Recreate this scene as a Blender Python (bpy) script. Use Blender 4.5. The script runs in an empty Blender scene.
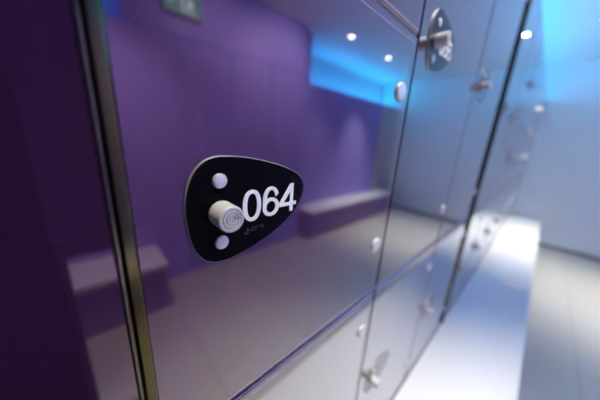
import bpy, bmesh, math, random
from mathutils import Vector, Matrix

# ---------------------------------------------------------------- units
# plan units: u = 0.2 m, locker faces lie in the plane y = 1, camera eye at (0,0,0), floor at z = -7
U = 0.2
FLOOR, CEIL, BENCH, TOP = -7.0, 6.0, -5.0, 3.5
random.seed(4)
COL = bpy.context.scene.collection

def W(x, y, z):
    return Vector((x*U, y*U, (z-FLOOR)*U))

# ---------------------------------------------------------------- materials
def mat(name, col, rough=0.5, metal=0.0, ior=1.5, spec=0.5, emit=None, estr=0.0, coat=0.0):
    m = bpy.data.materials.new(name); m.use_nodes = True
    b = m.node_tree.nodes['Principled BSDF']
    b.inputs['Base Color'].default_value = (*col, 1)
    b.inputs['Roughness'].default_value = rough
    b.inputs['Metallic'].default_value = metal
    b.inputs['IOR'].default_value = ior
    b.inputs['Specular IOR Level'].default_value = spec
    b.inputs['Coat Weight'].default_value = coat
    b.inputs['Coat Roughness'].default_value = 0.03
    if emit:
        b.inputs['Emission Color'].default_value = (*emit, 1)
        b.inputs['Emission Strength'].default_value = estr
    return m

def noise_var(m, scale, lo, hi, sock='Roughness', stretch=(1, 1, 1)):
    nt = m.node_tree; b = nt.nodes['Principled BSDF']
    tc = nt.nodes.new('ShaderNodeTexCoord'); mp = nt.nodes.new('ShaderNodeMapping')
    mp.inputs['Scale'].default_value = stretch
    n = nt.nodes.new('ShaderNodeTexNoise'); n.inputs['Scale'].default_value = scale
    n.inputs['Detail'].default_value = 4
    r = nt.nodes.new('ShaderNodeMapRange'); r.inputs['To Min'].default_value = lo; r.inputs['To Max'].default_value = hi
    nt.links.new(tc.outputs['Object'], mp.inputs['Vector']); nt.links.new(mp.outputs[0], n.inputs['Vector'])
    nt.links.new(n.outputs['Fac'], r.inputs['Value']); nt.links.new(r.outputs[0], b.inputs[sock])

LACQ = mat('purple_lacquer', (0.034, 0.011, 0.046), 0.5, spec=0.0)
def back_painted_glass(m, r0=0.09, power=2.0, gloss=(0.86, 0.88, 0.92), tint=(0.98, 0.66, 1.0)):
    # deep purple paint under a strongly reflecting clear front; reflectance rises towards grazing angles
    nt = m.node_tree; b = nt.nodes['Principled BSDF']; out = nt.nodes['Material Output']
    g = nt.nodes.new('ShaderNodeBsdfGlossy'); g.inputs['Color'].default_value = (*gloss, 1); g.inputs['Roughness'].default_value = 0.035
    lw = nt.nodes.new('ShaderNodeLayerWeight'); lw.inputs['Blend'].default_value = 0.5      # facing = 1 - cos
    p = nt.nodes.new('ShaderNodeMath'); p.operation = 'POWER'; p.inputs[1].default_value = power
    mr = nt.nodes.new('ShaderNodeMapRange'); mr.inputs['To Min'].default_value = r0; mr.inputs['To Max'].default_value = 1.0
    mx = nt.nodes.new('ShaderNodeMixShader')
    cm = nt.nodes.new('ShaderNodeMixRGB'); cm.inputs[1].default_value = (*tint, 1); cm.inputs[2].default_value = (*gloss, 1)
    ca = nt.nodes.new('ShaderNodeMapRange'); ca.inputs['From Min'].default_value = 0.05; ca.inputs['From Max'].default_value = 0.6
    nt.links.new(lw.outputs['Facing'], ca.inputs['Value']); nt.links.new(ca.outputs[0], cm.inputs['Fac']); nt.links.new(cm.outputs[0], g.inputs['Color'])
    nt.links.new(lw.outputs['Facing'], p.inputs[0]); nt.links.new(p.outputs[0], mr.inputs['Value'])
    nt.links.new(mr.outputs[0], mx.inputs['Fac']); nt.links.new(b.outputs[0], mx.inputs[1]); nt.links.new(g.outputs[0], mx.inputs[2])
    nt.links.new(mx.outputs[0], out.inputs['Surface'])
back_painted_glass(LACQ)
VIOLET = mat('pale_violet_panel', (0.43, 0.38, 0.95), 0.5)
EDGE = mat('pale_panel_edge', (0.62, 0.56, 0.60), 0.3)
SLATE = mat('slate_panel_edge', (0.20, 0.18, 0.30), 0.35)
LINE = mat('panel_edge_line', (0.34, 0.28, 0.40), 0.3)
BODY = mat('locker_carcass', (0.55, 0.52, 0.70), 0.5)
POST = mat('dark_anodised_metal', (0.115, 0.100, 0.055), 0.2, metal=1.0)
noise_var(POST, 8.0, 0.13, 0.2, stretch=(40, 40, 1))
POSTE = mat('bronze_edge_metal', (0.22, 0.20, 0.16), 0.25, metal=1.0)
STRIP = mat('pale_bronze_trim', (0.42, 0.38, 0.40), 0.3, metal=0.7)
BLACK = mat('black_gloss_plate', (0.003, 0.003, 0.005), 0.3, spec=0.0)
back_painted_glass(BLACK, 0.003, 3.6, (0.9, 0.92, 0.95), (0.9, 0.9, 0.95))
PLATE_RIM = mat('silver_plate_rim', (0.55, 0.53, 0.55), 0.3, metal=0.5)
SILVER = mat('satin_silver', (0.66, 0.66, 0.70), 0.34, metal=0.35)
noise_var(SILVER, 60.0, 0.28, 0.42)
KNOB = mat('satin_knob', (0.56, 0.54, 0.57), 0.42, metal=0.15)
WHITE = mat('white_print', (0.86, 0.87, 0.90), 0.4)
BRAILLE = mat('black_braille', (0.02, 0.02, 0.022), 0.3)
BENCHM = mat('white_solid_surface', (0.80, 0.80, 0.80), 0.16)
BENCHF = mat('violet_front_panel', (0.34, 0.24, 0.52), 0.4)
CEILM = mat('white_ceiling_paint', (0.78, 0.78, 0.80), 0.8)
WALLM = mat('white_wall_paint', (0.72, 0.72, 0.76), 0.7)
ENDM = mat('grey_glass_panel', (0.80, 0.84, 0.83), 0.16, ior=1.6)
noise_var(ENDM, 2.0, 0.13, 0.2)
DARKM = mat('charcoal_matte', (0.008, 0.006, 0.011), 0.9, spec=0.1)
PLUM = mat('dark_plum_standin', (0.14, 0.09, 0.26), 0.8)  # for the top of the added photographer stand-in
JOINT = mat('joint_trim', (0.72, 0.70, 0.72), 0.4)
SEAM = mat('grey_joint_filler', (0.22, 0.23, 0.26), 0.6)
LAMP = mat('lamp_lens', (0.9, 0.9, 0.9), 0.4, emit=(1.0, 0.95, 0.88), estr=28)
LED = mat('blue_led', (0.1, 0.3, 0.8), 0.4, emit=(0.02, 0.50, 1.0), estr=42)
GREEN = mat('green_sign_face', (0.0, 0.25, 0.12), 0.4, emit=(0.0, 0.42, 0.20), estr=1.6)
PICTO = mat('white_sign_picture', (0.8, 0.9, 0.85), 0.4, emit=(0.75, 1.0, 0.88), estr=2.2)
HOUSE = mat('sign_housing', (0.6, 0.6, 0.62), 0.5)

FLOORM = mat('grey_floor_tile', (0.5, 0.49, 0.46), 0.28)
def floor_nodes():
    nt = FLOORM.node_tree; b = nt.nodes['Principled BSDF']
    tc = nt.nodes.new('ShaderNodeTexCoord'); mp = nt.nodes.new('ShaderNodeMapping')
    mp.inputs['Location'].default_value = (0.2, 0.47, 0)
    br = nt.nodes.new('ShaderNodeTexBrick'); br.offset = 0.0
    br.inputs['Color1'].default_value = (0.50, 0.485, 0.44, 1); br.inputs['Color2'].default_value = (0.47, 0.455, 0.415, 1)
    br.inputs['Mortar'].default_value = (0.41, 0.395, 0.36, 1)
    br.inputs['Scale'].default_value = 1.0; br.inputs['Mortar Size'].default_value = 0.006
    br.inputs['Brick Width'].default_value = 0.6; br.inputs['Row Height'].default_value = 0.6
    n = nt.nodes.new('ShaderNodeTexNoise'); n.inputs['Scale'].default_value = 5; n.inputs['Detail'].default_value = 6
    mx = nt.nodes.new('ShaderNodeMixRGB'); mx.blend_type = 'MULTIPLY'; mx.inputs['Fac'].default_value = 0.18
    nt.links.new(tc.outputs['Object'], mp.inputs[0]); nt.links.new(mp.outputs[0], br.inputs['Vector'])
    nt.links.new(mp.outputs[0], n.inputs['Vector'])
    nt.links.new(br.outputs['Color'], mx.inputs[1]); nt.links.new(n.outputs['Color'], mx.inputs[2])
    nt.links.new(mx.outputs[0], b.inputs['Base Color'])
floor_nodes()

# ---------------------------------------------------------------- mesh helpers (plan units, relative to an origin)
def build(name, bm, m, parent=None, loc=(0, 0, 0), smooth=False):
    bmesh.ops.recalc_face_normals(bm, faces=bm.faces)
    me = bpy.data.meshes.new(name); bm.to_mesh(me); bm.free()
    for mm in (m if isinstance(m, (list, tuple)) else [m]): me.materials.append(mm)
    if smooth:
        for p in me.polygons: p.use_smooth = True
    return place(name, me, parent, loc)

def place(name, me, parent=None, loc=(0, 0, 0)):
    o = bpy.data.objects.new(name, me); COL.objects.link(o)
    o.parent = parent
    o.location = Vector(loc)*U if parent else W(*loc)
    return o

def box(bm, x0, x1, y0, y1, z0, z1, bev=0.0, seg=2, mi=0):
    vs = [bm.verts.new((x*U, y*U, z*U)) for x in (x0, x1) for y in (y0, y1) for z in (z0, z1)]
    fs = []
    for q in ((0, 1, 3, 2), (4, 6, 7, 5), (0, 4, 5, 1), (2, 3, 7, 6), (0, 2, 6, 4), (1, 5, 7, 3)):
        f = bm.faces.new([vs[i] for i in q]); f.material_index = mi; fs.append(f)
    if bev:
        es = {e for f in fs for e in f.edges}
        bmesh.ops.bevel(bm, geom=list(es), offset=bev*U, segments=seg, profile=0.5, affect='EDGES')

def lathe(bm, prof, cx=0, cz=0, n=48, y0=0.0):
    """surface of revolution about the y axis; prof = [(radius, y)], both ends closed"""
    rings = []
    for r, y in prof:
        if r < 1e-6:
            rings.append([bm.verts.new((cx*U, (y+y0)*U, cz*U))])
        else:
            rings.append([bm.verts.new(((cx+r*math.cos(2*math.pi*k/n))*U, (y+y0)*U, (cz+r*math.sin(2*math.pi*k/n))*U)) for k in range(n)])
    for a, b in zip(rings, rings[1:]):
        for k in range(n):
            k2 = (k+1) % n
            if len(a) == 1: bm.faces.new((a[0], b[k], b[k2]))
            elif len(b) == 1: bm.faces.new((a[k], a[k2], b[0]))
            else: bm.faces.new((a[k], a[k2], b[k2], b[k]))

def zlathe(bm, prof, n=32):
    rings = []
    for r, z in prof:
        if r < 1e-6: rings.append([bm.verts.new((0, 0, z*U))])
        else: rings.append([bm.verts.new((r*math.cos(2*math.pi*k/n)*U, r*math.sin(2*math.pi*k/n)*U, z*U)) for k in range(n)])
    for a, b in zip(rings, rings[1:]):
        for k in range(n):
            k2 = (k+1) % n
            if len(a) == 1: bm.faces.new((a[0], b[k], b[k2]))
            elif len(b) == 1: bm.faces.new((a[k], a[k2], b[0]))
            else: bm.faces.new((a[k], a[k2], b[k2], b[k]))

def band(bm, A, B, y0, y1, closed=False):
    """prism between two point rows A and B (x,z), front at y0, back at y1"""
    def v(p, y): return bm.verts.new((p[0]*U, y*U, p[1]*U))
    fa = [v(p, y0) for p in A]; fb = [v(p, y0) for p in B]
    ba = [v(p, y1) for p in A]; bb = [v(p, y1) for p in B]
    n = len(A)
    for k in range(n if closed else n-1):
        j = (k+1) % n
        bm.faces.new((fa[k], fa[j], fb[j], fb[k])); bm.faces.new((ba[k], bb[k], bb[j], ba[j]))
        bm.faces.new((fa[k], ba[k], ba[j], fa[j])); bm.faces.new((fb[k], fb[j], bb[j], bb[k]))
    if not closed:
        bm.faces.new((fa[0], fb[0], bb[0], ba[0])); bm.faces.new((fa[-1], ba[-1], bb[-1], fb[-1]))

def poly(bm, P, y0, y1):
    f = [bm.verts.new((p[0]*U, y0*U, p[1]*U)) for p in P]; b = [bm.verts.new((p[0]*U, y1*U, p[1]*U)) for p in P]
    n = len(P)
    bm.faces.new(f); bm.faces.new(b[::-1])
    for k in range(n): bm.faces.new((f[k], b[k], b[(k+1) % n], f[(k+1) % n]))

def catmull(P, sub=8):
    out = []; n = len(P)
    for i in range(n):
        p0, p1, p2, p3 = (Vector(P[(i+k) % n]) for k in (-1, 0, 1, 2))
        for s in range(sub):
            t = s/sub
            out.append(0.5*((2*p1)+(p2-p0)*t+(2*p0-5*p1+4*p2-p3)*t*t+(3*p1-p0-3*p2+p3)*t**3))
    return out

def inset(P, d):
    n = len(P); out = []
    for i in range(n):
        t = (P[(i+1) % n]-P[i-1]).normalized()
        out.append(P[i]+Vector((-t.y, t.x))*d)
    return out

def structure(o): o['kind'] = 'structure'; return o
def thing(name, label, cat, loc, group=None):
    e = bpy.data.objects.new(name, None); COL.objects.link(e); e.location = W(*loc)
    e.empty_display_size = 0.05
    e['label'] = label; e['category'] = cat
    if group: e['group'] = group
    return e
def sbox(name, m, x0, x1, y0, y1, z0, z1):
    bm = bmesh.new(); box(bm, x0, x1, y0, y1, z0-FLOOR, z1-FLOOR)
    return structure(build(name, bm, m, None, (0, 0, FLOOR)))

# ---------------------------------------------------------------- the room shell
XN, XE = -6.0, 25.0          # near end, far end
bm = bmesh.new(); box(bm, XN-1, XE+1, -13, 4.4, -0.5, 0)
structure(build('floor', bm, FLOORM, None, (0, 0, FLOOR)))
sbox('ceiling', CEILM, XN-1, XE+1, -13, 4.4, CEIL, CEIL+.5)
sbox('wall_left', WALLM, XN, XE, 3.5, 4.2, FLOOR, CEIL)             # behind our lockers, white above them
sbox('wall_far', ENDM, XE, XE+.6, -12.6, 3.5, FLOOR, CEIL)
sbox('wall_near', DARKM, XN-.6, XN, -12.6, 3.5, FLOOR, CEIL)
sbox('photographer_standin', DARKM, XN, -0.57, -4.6, -3.2, FLOOR, CEIL)      # added dark block standing in for the photographer's dark reflection
sbox('photographer_standin_top', PLUM, -0.57, 0.42, -4.6, -3.2, -2.25, CEIL)          # wider top of that stand-in, added to darken the left door's reflection
# opposite side
sbox('wall_right', WALLM, XN, 1.6, -11.6, -11.0, FLOOR, CEIL)
sbox('trim_1', VIOLET, 1.62, 10.3, -9.4, -9.0, TOP+.02, CEIL)            # full-height part of the opposite wall
sbox('wall_right', WALLM, 11.3, XE, -12.6, -12.0, FLOOR, CEIL)
sbox('trim_2', VIOLET, 1.62, 1.9, -11.0, -9.4, TOP+.02, CEIL)
sbox('trim_3', VIOLET, 10.3, 11.3, -11.99, -9.5, FLOOR, CEIL)
# thin raised strips on the end wall, and its base
sbox('trim_4', ENDM, XE-.04, XE, -1.52, -1.42, FLOOR+.25, CEIL)
sbox('trim_5', ENDM, XE-.04, XE, -1.42, 1.0, 2.50, 2.60)
sbox('baseboard_far', SEAM, XE-.05, XE, -9.0, -0.75, FLOOR, FLOOR+.22)
# plinth on which our lockers stand, behind the bench
sbox('trim_6', BENCHF, XN, XE, 1.02, 3.5, FLOOR, BENCH)

# ---------------------------------------------------------------- lock set, shared meshes (origin: knob centre on the door face)
KX, KZ = 0.44, -0.367
PTS = [(303, 188), (300, 175), (290, 168.3), (275, 162), (250, 156.3), (225, 154), (210, 156), (198, 164), (190, 177), (185.3, 198), (186, 221),
       (192, 243), (200, 255.5), (212, 261), (230, 257.5), (255, 244.5), (280, 225.5), (296, 206)]
P_RAW = [(.942, -.297), (.911, -.216), (.835, -.172), (.727, -.135), (.578, -.103), (.454, -.093), (.388, -.101), (.338, -.133), (.303, -.184),
         (.278, -.272), (.276, -.361), (.293, -.471), (.323, -.541), (.375, -.587), (.466, -.598), (.610, -.566), (.776, -.496), (.895, -.398)]
FY = 0.985                         # plate front plane
OUT = [Vector(((x-.447)*(1.012 if x > .447 else 1)/.96*FY+.447/.96*FY-KX, z/.96*FY-KZ)) for x, z in P_RAW]
OUTC = catmull(OUT, 6)
def plate_mesh():
    bm = bmesh.new()
    yf = FY-1.0
    rows = [(OUTC, 0.0), (OUTC, yf+.003), (inset(OUTC, .002), yf+.0005), (inset(OUTC, .004), yf)]
    rings = [[bm.verts.new((p[0]*U, y*U, p[1]*U)) for p in R] for R, y in rows]
    n = len(OUTC)
    for i, (a, b) in enumerate(zip(rings, rings[1:])):
        for k in range(n):
            f = bm.faces.new((a[k], a[(k+1) % n], b[(k+1) % n], b[k])); f.material_index = 1 if i < 2 else 0
    f = bm.faces.new(rings[-1]); f.material_index = 0
    bm.faces.new(rings[0][::-1])
    bmesh.ops.recalc_face_normals(bm, faces=bm.faces)
    me = bpy.data.meshes.new('lock_plate'); bm.to_mesh(me); bm.free()
    me.materials.append(BLACK); me.materials.append(PLATE_RIM)
    return me
def lathe_mesh(name, prof, m, n=48, smooth_angle=35):
    bm = bmesh.new(); lathe(bm, prof, n=n)
    bmesh.ops.recalc_face_normals(bm, faces=bm.faces)
    for e in bm.edges:
        if len(e.link_faces) == 2 and e.calc_face_angle(0) > math.radians(smooth_angle): e.smooth = False
    me = bpy.data.meshes.new(name); bm.to_mesh(me); bm.free()
    for p in me.polygons: p.use_smooth = True
    me.materials.append(m); return me
PLATE = plate_mesh()
# knob: fine ribs round the side, ring grooves on the face
kp = [(.050, FY-1), (.059, FY-1-.002), (.0605, FY-1-.006)]
for i in range(7):
    y = FY-1-.010-i*.011
    kp += [(.0605, y), (.0592, y-.003), (.0592, y-.004), (.0605, y-.007)]
kh = -.128
kp += [(.0605, kh+.010), (.0590, kh+.003), (.0555, kh), (.0475, kh), (.046, kh+.006), (.0405, kh+.006), (.039, kh),
       (.0325, kh), (.031, kh+.006), (.0255, kh+.006), (.024, kh), (.0175, kh), (.016, kh+.006), (.0105, kh+.006), (.009, kh), (0, kh)]
KNOBM = lathe_mesh('lock_knob', kp, KNOB, 64)
RIVET = lathe_mesh('rivet', [(.034, FY-1), (.0345, FY-1-.004), (.033, FY-1-.009), (.029, FY-1-.012), (.018, FY-1-.0145), (0, FY-1-.0155)], SILVER, 40)
HINGE = lathe_mesh('hinge_cap', [(.076, .001), (.078, -.003), (.078, -.012), (.075, -.017), (.068, -.020), (.05, -.021), (0, -.022)], SILVER, 40)

def arc(cx, cz, rx, rz, a0, a1, n=24, p=2.0):
    out = []
    for k in range(n+1):
        a = math.radians(a0+(a1-a0)*k/n); c, s = math.cos(a), math.sin(a)
        out.append((cx+rx*math.copysign(abs(c)**(2/p), c), cz+rz*math.copysign(abs(s)**(2/p), s)))
    return out
def digit(bm, d, x0, w, z0, h, y0, y1, t):
    cx = x0+w/2; cz = z0+h/2; a, b = w/2, h/2
    def ring(cx, cz, a, b, p=2.3):
        band(bm, arc(cx, cz, a, b, 0, 360, 40, p)[:-1], arc(cx, cz, a-t, b-t*.82, 0, 360, 40, p)[:-1], y0, y1, True)
    if d == '0': ring(cx, cz, a, b)
    if d == '6':
        zb = h*.315
        ring(cx, z0+zb, a, zb, 2.1)
        # long back stroke rising from the bowl into the hook at the top
        o = [(x0, z0+zb)]+[(x0, z0+h*.5)]+arc(cx, cz, a, b, 178, 28, 22, 2.2)
        i = [(x0+t, z0+zb)]+[(x0+t, z0+h*.5)]+arc(cx, cz, a-t, b-t*.82, 178, 20, 22, 2.2)
        band(bm, o, i, y0-.0012, y1)
    if d == '4':
        sx = x0+w*.62; bz = z0+h*.22
        poly(bm, [(sx, z0), (sx+t, z0), (sx+t, z0+h), (sx, z0+h)], y0, y1)
        poly(bm, [(x0, bz), (x0+w, bz), (x0+w, bz+t*.85), (x0, bz+t*.85)], y0-.0012, y1)
        poly(bm, [(x0, bz+t*.85), (x0+t*.3, bz+t*.6), (x0+t*1.2, bz+t*.85), (sx+t*.5, z0+h-t*1.3), (sx+t*.5, z0+h), (sx, z0+h)], y0-.0006, y1)
def number_mesh(txt, name='number'):
    bm = bmesh.new()
    s = (FY-.005)/.96
    cells = [(.540, .105, -.426), (.656, .107, -.421), (.766, .125, -.417)]
    for ch, (x, w, zb) in zip(txt, cells):
        digit(bm, ch, x*s-KX, w*s, zb*s-KZ, .165*s, FY-1-.005, FY-1+.002, .0238)
    bmesh.ops.recalc_face_normals(bm, faces=bm.faces)
    me = bpy.data.meshes.new(name); bm.to_mesh(me); bm.free(); me.materials.append(WHITE); return me
def braille_mesh():
    # number sign, 0, 6, 4
    cells = [(3, 4, 5, 6), (2, 4, 5), (1, 2, 4), (1, 4, 5)]
    bm = bmesh.new()
    for c, dots in enumerate(cells):
        for d in dots:
            x = .566+c*.031+(0.0125 if d > 3 else 0); z = -.474-((d-1) % 3)*.0125
            lathe(bm, [(.0048, FY-1), (.0042, FY-1-.0025), (.0025, FY-1-.004), (0, FY-1-.0045)], x-KX, z-KZ, 10)
    bmesh.ops.recalc_face_normals(bm, faces=bm.faces)
    me = bpy.data.meshes.new('braille'); bm.to_mesh(me); bm.free(); me.materials.append(BRAILLE)
    for p in me.polygons: p.use_smooth = True
    return me
NUM64, NUM66, BRL = number_mesh('064'), number_mesh('066'), braille_mesh()

# ---------------------------------------------------------------- lockers
def locker(x0, x1, z0, z1, label, hinges=None, num=None, group='purple lockers in the long bank'):
    t = thing('locker', label, 'locker', (x0, 1.0, z0), group)
    w, h = x1-x0, z1-z0
    bm = bmesh.new(); box(bm, -.008, w+.008, .040, 2.45, -.02, h+.02)
    build('body', bm, BODY, t)
    bm = bmesh.new(); box(bm, 0, w, 0, .034, 0, h, .005, 1)
    door = build('door', bm, LACQ, t)
    # pale line of the glass edge, let in just inside the door's rim
    bm = bmesh.new(); i, s = .045, .008
    for (a, b, c, d) in ((.012, w-.012, .008, .022), (.012, w-i, h-i-s, h-i), (w-i-s, w-i, .019, h-i-s)):
        box(bm, a, b, -.002, .004, c, d)
    if x1 > 1: build('edge_line', bm, LINE, door)
    else: bm.free()
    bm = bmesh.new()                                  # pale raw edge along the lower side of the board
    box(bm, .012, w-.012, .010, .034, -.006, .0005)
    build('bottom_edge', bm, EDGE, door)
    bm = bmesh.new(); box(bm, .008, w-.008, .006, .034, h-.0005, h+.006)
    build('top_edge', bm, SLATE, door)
    for hz in (hinges or ()):
        place('hinge_cap', HINGE, door, (w-.165, 0, hz-z0))
    lz = (z0+z1)/2
    p = place('lock_plate', PLATE, t, (KX-.101, 0, lz-z0))
    place('lock_knob', KNOBM, p, (-.002, 0, .008))
    place('rivet', RIVET, p, (-.004, 0, .161)); place('rivet', RIVET, p, (-.004, 0, -.142))
    if num: place('number', num, p)
    if num is NUM64: place('braille', BRL, p)
    return t
def post(x, label):
    t = thing('locker_post', label, 'post', (x, 1.0, BENCH), 'dark metal posts between locker banks')
    bm = bmesh.new(); box(bm, .017, .058, -.050, .3, 0, TOP-BENCH, .006, 2); build('bar', bm, POST, t)
    bm = bmesh.new(); box(bm, 0, .0125, -.014, .3, 0, TOP-BENCH, .002, 1); build('edge_strip', bm, POSTE, t)
    return t

R0, R1 = -4.97, -1.675      # lower row
R2 = -1.62                 # upper row starts
HL = (-2.13, -4.4)
HU = (-1.03, 2.9)
# near bank
locker(-2.16, .037, R2, TOP, 'dark purple locker left of the dark metal post, cut by the left edge', None)
locker(-2.16, .037, R0, R1, 'lower purple locker under the door left of the metal post', HL)
post(.040, 'dark metal post just left of locker 064')
c1, c2, c3 = (.101, 2.245), (2.275, 4.445), (4.475, 6.93)
locker(*c1, R2, .87, 'purple glass locker with black plate numbered 064', (-1.03, .42), NUM64)
locker(*c1, .905, TOP, 'purple locker directly above locker 064, only its lower corner showing', (1.6, 3.0))
locker(*c1, R0, R1, 'pale reflecting lower locker directly below locker 064', HL)
locker(*c2, R2, TOP, 'tall locker with black number plate right of locker 064', HU, NUM66)
locker(*c2, R0, R1, 'lower locker with silver knob under the second tall locker from 064', HL)
locker(*c3, R2, TOP, 'bluish tall locker just left of the far dark post', HU)
locker(*c3, R0, R1, 'lower locker over the bench just left of the far dark post', HL)
# farther banks, each begun by a post
names = {1: ('second', 'just beyond the far dark post'), 2: ('third', 'in the bank near the end wall'), 3: ('last', 'beside the end wall')}
for b in (1, 2, 3):
    s = 6.945*b+.005
    if b == 1: post(s, 'dark post rising from bench in front of the far lockers')
    cols = [(s+(.061 if b == 1 else .015), s+2.24), (s+2.27, s+4.45), (s+4.48, s+6.93)]
    for k, (a, e) in enumerate(cols):
        if a > XE-1: continue
        e = min(e, XE-.05)
        ordn = ('first', 'second', 'third')[k]
        if k == 2:
            locker(a, e, R2, .87, f'blurred middle locker, {ordn} column, {names[b][1]}', (-1.03,))
            locker(a, e, .905, TOP, f'blurred top locker, {ordn} column, {names[b][1]}', (3.0,))
        else:
            locker(a, e, R2, TOP, f'blurred tall blue-lit locker, {ordn} column, {names[b][1]}', HU)
        locker(a, e, R0, R1, f'blurred lower locker above bench, {ordn} column, {names[b][1]}', HL)

# ---------------------------------------------------------------- opposite cladding (seen mirrored in the doors)
def cladding(x0, x1, lab, yf=-9.0):
    bm = bmesh.new()
    n = max(1, round((x1-x0)/2.3)); w = (x1-x0)/n
    for k in range(n):
        box(bm, x0+k*w+.012, x0+(k+1)*w-.012, yf-.5, yf, 0, TOP-FLOOR, .01, 1)
    o = build('cladding', bm, VIOLET, None, (0, 0, FLOOR)); structure(o); o.name = lab
cladding(XN+.05, 10.3, 'wall_opposite'); cladding(11.32, 21.9, 'wall_opposite', -10.0)
sbox('trim_7', WALLM, 21.95, XE, -10.5, -10.0, FLOOR, TOP)
sbox('trim_8', WALLM, XN, 1.6, -11.0, -9.5, TOP-.12, TOP)           # cove ledges
sbox('trim_9', WALLM, 11.3, XE, -12.0, -10.5, TOP-.12, TOP)

# ---------------------------------------------------------------- benches
def bench(x0, x1, y0, y1, label):
    t = thing('bench', label, 'bench', ((x0+x1)/2, (y0+y1)/2, FLOOR), 'white benches along the lockers')
    h = (x1-x0)/2; d = (y1-y0)/2
    bm = bmesh.new(); box(bm, -h, h, -d, d, 1.78, 2.0, .025, 3); build('seat_top', bm, BENCHM, t)
    bm = bmesh.new(); box(bm, -h+.06, h-.06, -d+.12, d-.12, 0, 1.78); build('base', bm, BENCHF, t)
bench(XN+.05, 11.37, -.75, 0.99, 'white bench below the lockers, nearer section')
bench(11.42, XE-.06, -.75, 0.99, 'white bench running to the end wall, farther section')
bench(-3.5, 1.85, -8.98, -7.0, 'white bench seen mirrored at left in the purple doors')
bench(11.0, 23.4, -9.98, -8.1, 'white bench mirrored right of plate 064')

# ---------------------------------------------------------------- ceiling lamps
def downlight(x, y, label, power, ang=95, tilt=0):
    t = thing('ceiling_downlight', label, 'light', (x, y, CEIL), 'round ceiling downlights')
    bm = bmesh.new(); zlathe(bm, [(.152, -.002), (.26, -.002), (.26, -.02), (.24, -.035), (.17, -.035), (.152, -.02), (.152, -.002)]); build('trim_ring', bm, HOUSE, t, smooth=False)
    bm = bmesh.new(); zlathe(bm, [(0, -.003), (.150, -.003), (.150, -.012), (0, -.016)]); build('lens', bm, LAMP, t)
    l = bpy.data.lights.new('downlight_beam', 'SPOT'); l.energy = power; l.spot_size = math.radians(ang); l.spot_blend = 1.0
    l.color = (1.0, 0.925, 0.74); l.shadow_soft_size = 0.04
    o = bpy.data.objects.new('downlight_beam', l); COL.objects.link(o); o.parent = t; o.location = (0, 0, -.06*U); o.rotation_euler = (math.radians(-tilt), 0, 0)
for x, y, lab, p, ang, tilt in (
    (12.9, -7.8, 'first of two lamp spots mirrored high on door 064', 150, 60, 0), (17.6, -7.8, 'second lamp spot mirrored on door 064, nearer its right edge', 340, 66, 0),
    (18.3, -.36, 'lamp spot mirrored beside the far dark post', 330, 74, 0),
    (3.2, -.3, 'downlight above the near part of the bench', 112, 54, 0),
    (.9, -.8, 'downlight above the door of locker 064', 120, 60, 0),
    (0.6, -5.6, 'added unseen downlight brightening the near end of the aisle', 280, 90, 15),  # added out of view to lift the near floor and opposite wall
    (5.3, -3.4, 'added unseen downlight brightening the aisle floor before locker 064', 130, 54, 0),  # added out of view to brighten the floor mirrored in the doors
    (4.8, -4.8, 'added unseen wash light on the opposite wall, nearer one', 80, 100, 50), (8.6, -4.8, 'added unseen wash light on the opposite wall, farther one', 125, 100, 50)):  # unseen pair added to light the opposite wall evenly
    downlight(x, y, lab, p, ang, tilt)

def strip(x0, x1, y, label, w=.12):
    t = thing('led_strip', label, 'light', ((x0+x1)/2, y, TOP), 'blue strips on top of the lockers')
    h = (x1-x0)/2
    bm = bmesh.new(); box(bm, -h, h, -w, w, .0, .06); build('channel', bm, HOUSE, t)
    bm = bmesh.new(); box(bm, -h+.02, h-.02, -w+.02, w-.02, .06, .12, .02, 1); build('diffuser', bm, LED, t)
strip(-2.0, 24.6, 2.3, 'blue light strip on top of the numbered lockers', .080)
strip(11.6, 24.6, -11.2, 'blue light strip above the opposite purple wall', .23)
strip(-5.5, 1.4, -10.3, 'short blue light strip above the near opposite wall')

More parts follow.
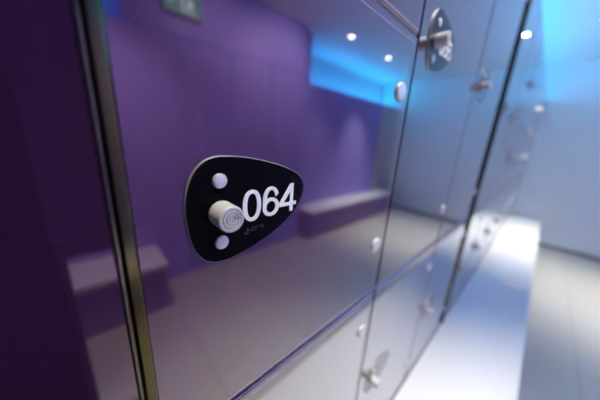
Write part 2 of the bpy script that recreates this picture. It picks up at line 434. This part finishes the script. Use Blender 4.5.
# ---------------------------------------------------------------- exit sign (mirrored at the top of door 064)
t = thing('exit_sign', 'green emergency exit sign mirrored at top of door 064', 'sign', (3.6, -9.0, 4.2))
bm = bmesh.new(); box(bm, -.72, .72, 0, .16, 0, .78, .03, 2); build('housing', bm, HOUSE, t)
bm = bmesh.new(); box(bm, -.67, .67, .161, .175, .05, .73); build('face', bm, GREEN, t)
def pg(bm, P): poly(bm, P, .176, .19)
bm = bmesh.new()
# doorway, running figure, arrow (the sign faces the lockers, so its left is +x)
pg(bm, [(-.05, .12), (.02, .12), (.02, .62), (-.20, .62), (-.20, .56), (-.05, .56)])
pg(bm, arc(.30, .60, .055, .055, 0, 360, 14)[:-1])
pg(bm, [(.34, .52), (.22, .50), (.20, .33), (.28, .31), (.33, .36)])
pg(bm, [(.21, .50), (.09, .42), (.11, .38), (.24, .45)]); pg(bm, [(.33, .52), (.45, .44), (.43, .40), (.32, .46)])
pg(bm, [(.20, .34), (.10, .24), (.14, .12), (.18, .14), (.16, .24), (.26, .31)]); pg(bm, [(.27, .32), (.36, .24), (.48, .22), (.48, .17), (.33, .18), (.23, .30)])
pg(bm, [(-.30, .36), (-.46, .36), (-.46, .27), (-.61, .40), (-.46, .53), (-.46, .44), (-.30, .44)])
build('pictogram', bm, PICTO, t)

# ---------------------------------------------------------------- camera
Xa = (0.73070059, -0.14029451, 0.6681273)
Ya = (-0.68009136, -0.23502583, 0.69443401)
Za = (0.05960189, -0.96181095, -0.2671466)
right = Vector((Xa[0], Ya[0], Za[0])); down = Vector((Xa[1], Ya[1], Za[1])); fwd = Vector((Xa[2], Ya[2], Za[2]))
M = Matrix((right, -down, -fwd)).transposed().to_4x4(); M.translation = W(0, 0, 0)
cd = bpy.data.cameras.new('camera'); cd.sensor_width = 36; cd.lens = 228.5913*36/600
cd.clip_start = 0.01; cd.clip_end = 100
cd.dof.use_dof = True; cd.dof.focus_distance = 1.22*U; cd.dof.aperture_fstop = 1.7
cam = bpy.data.objects.new('camera', cd); COL.objects.link(cam); cam.matrix_world = M
sc = bpy.context.scene; sc.camera = cam

w = bpy.data.worlds.new('world'); sc.world = w; w.use_nodes = True
w.node_tree.nodes['Background'].inputs[0].default_value = (0.02, 0.02, 0.025, 1)
sc.view_settings.view_transform = 'Standard'; sc.view_settings.look = 'None'
sc.view_settings.exposure = 0.0; sc.view_settings.gamma = 1.0
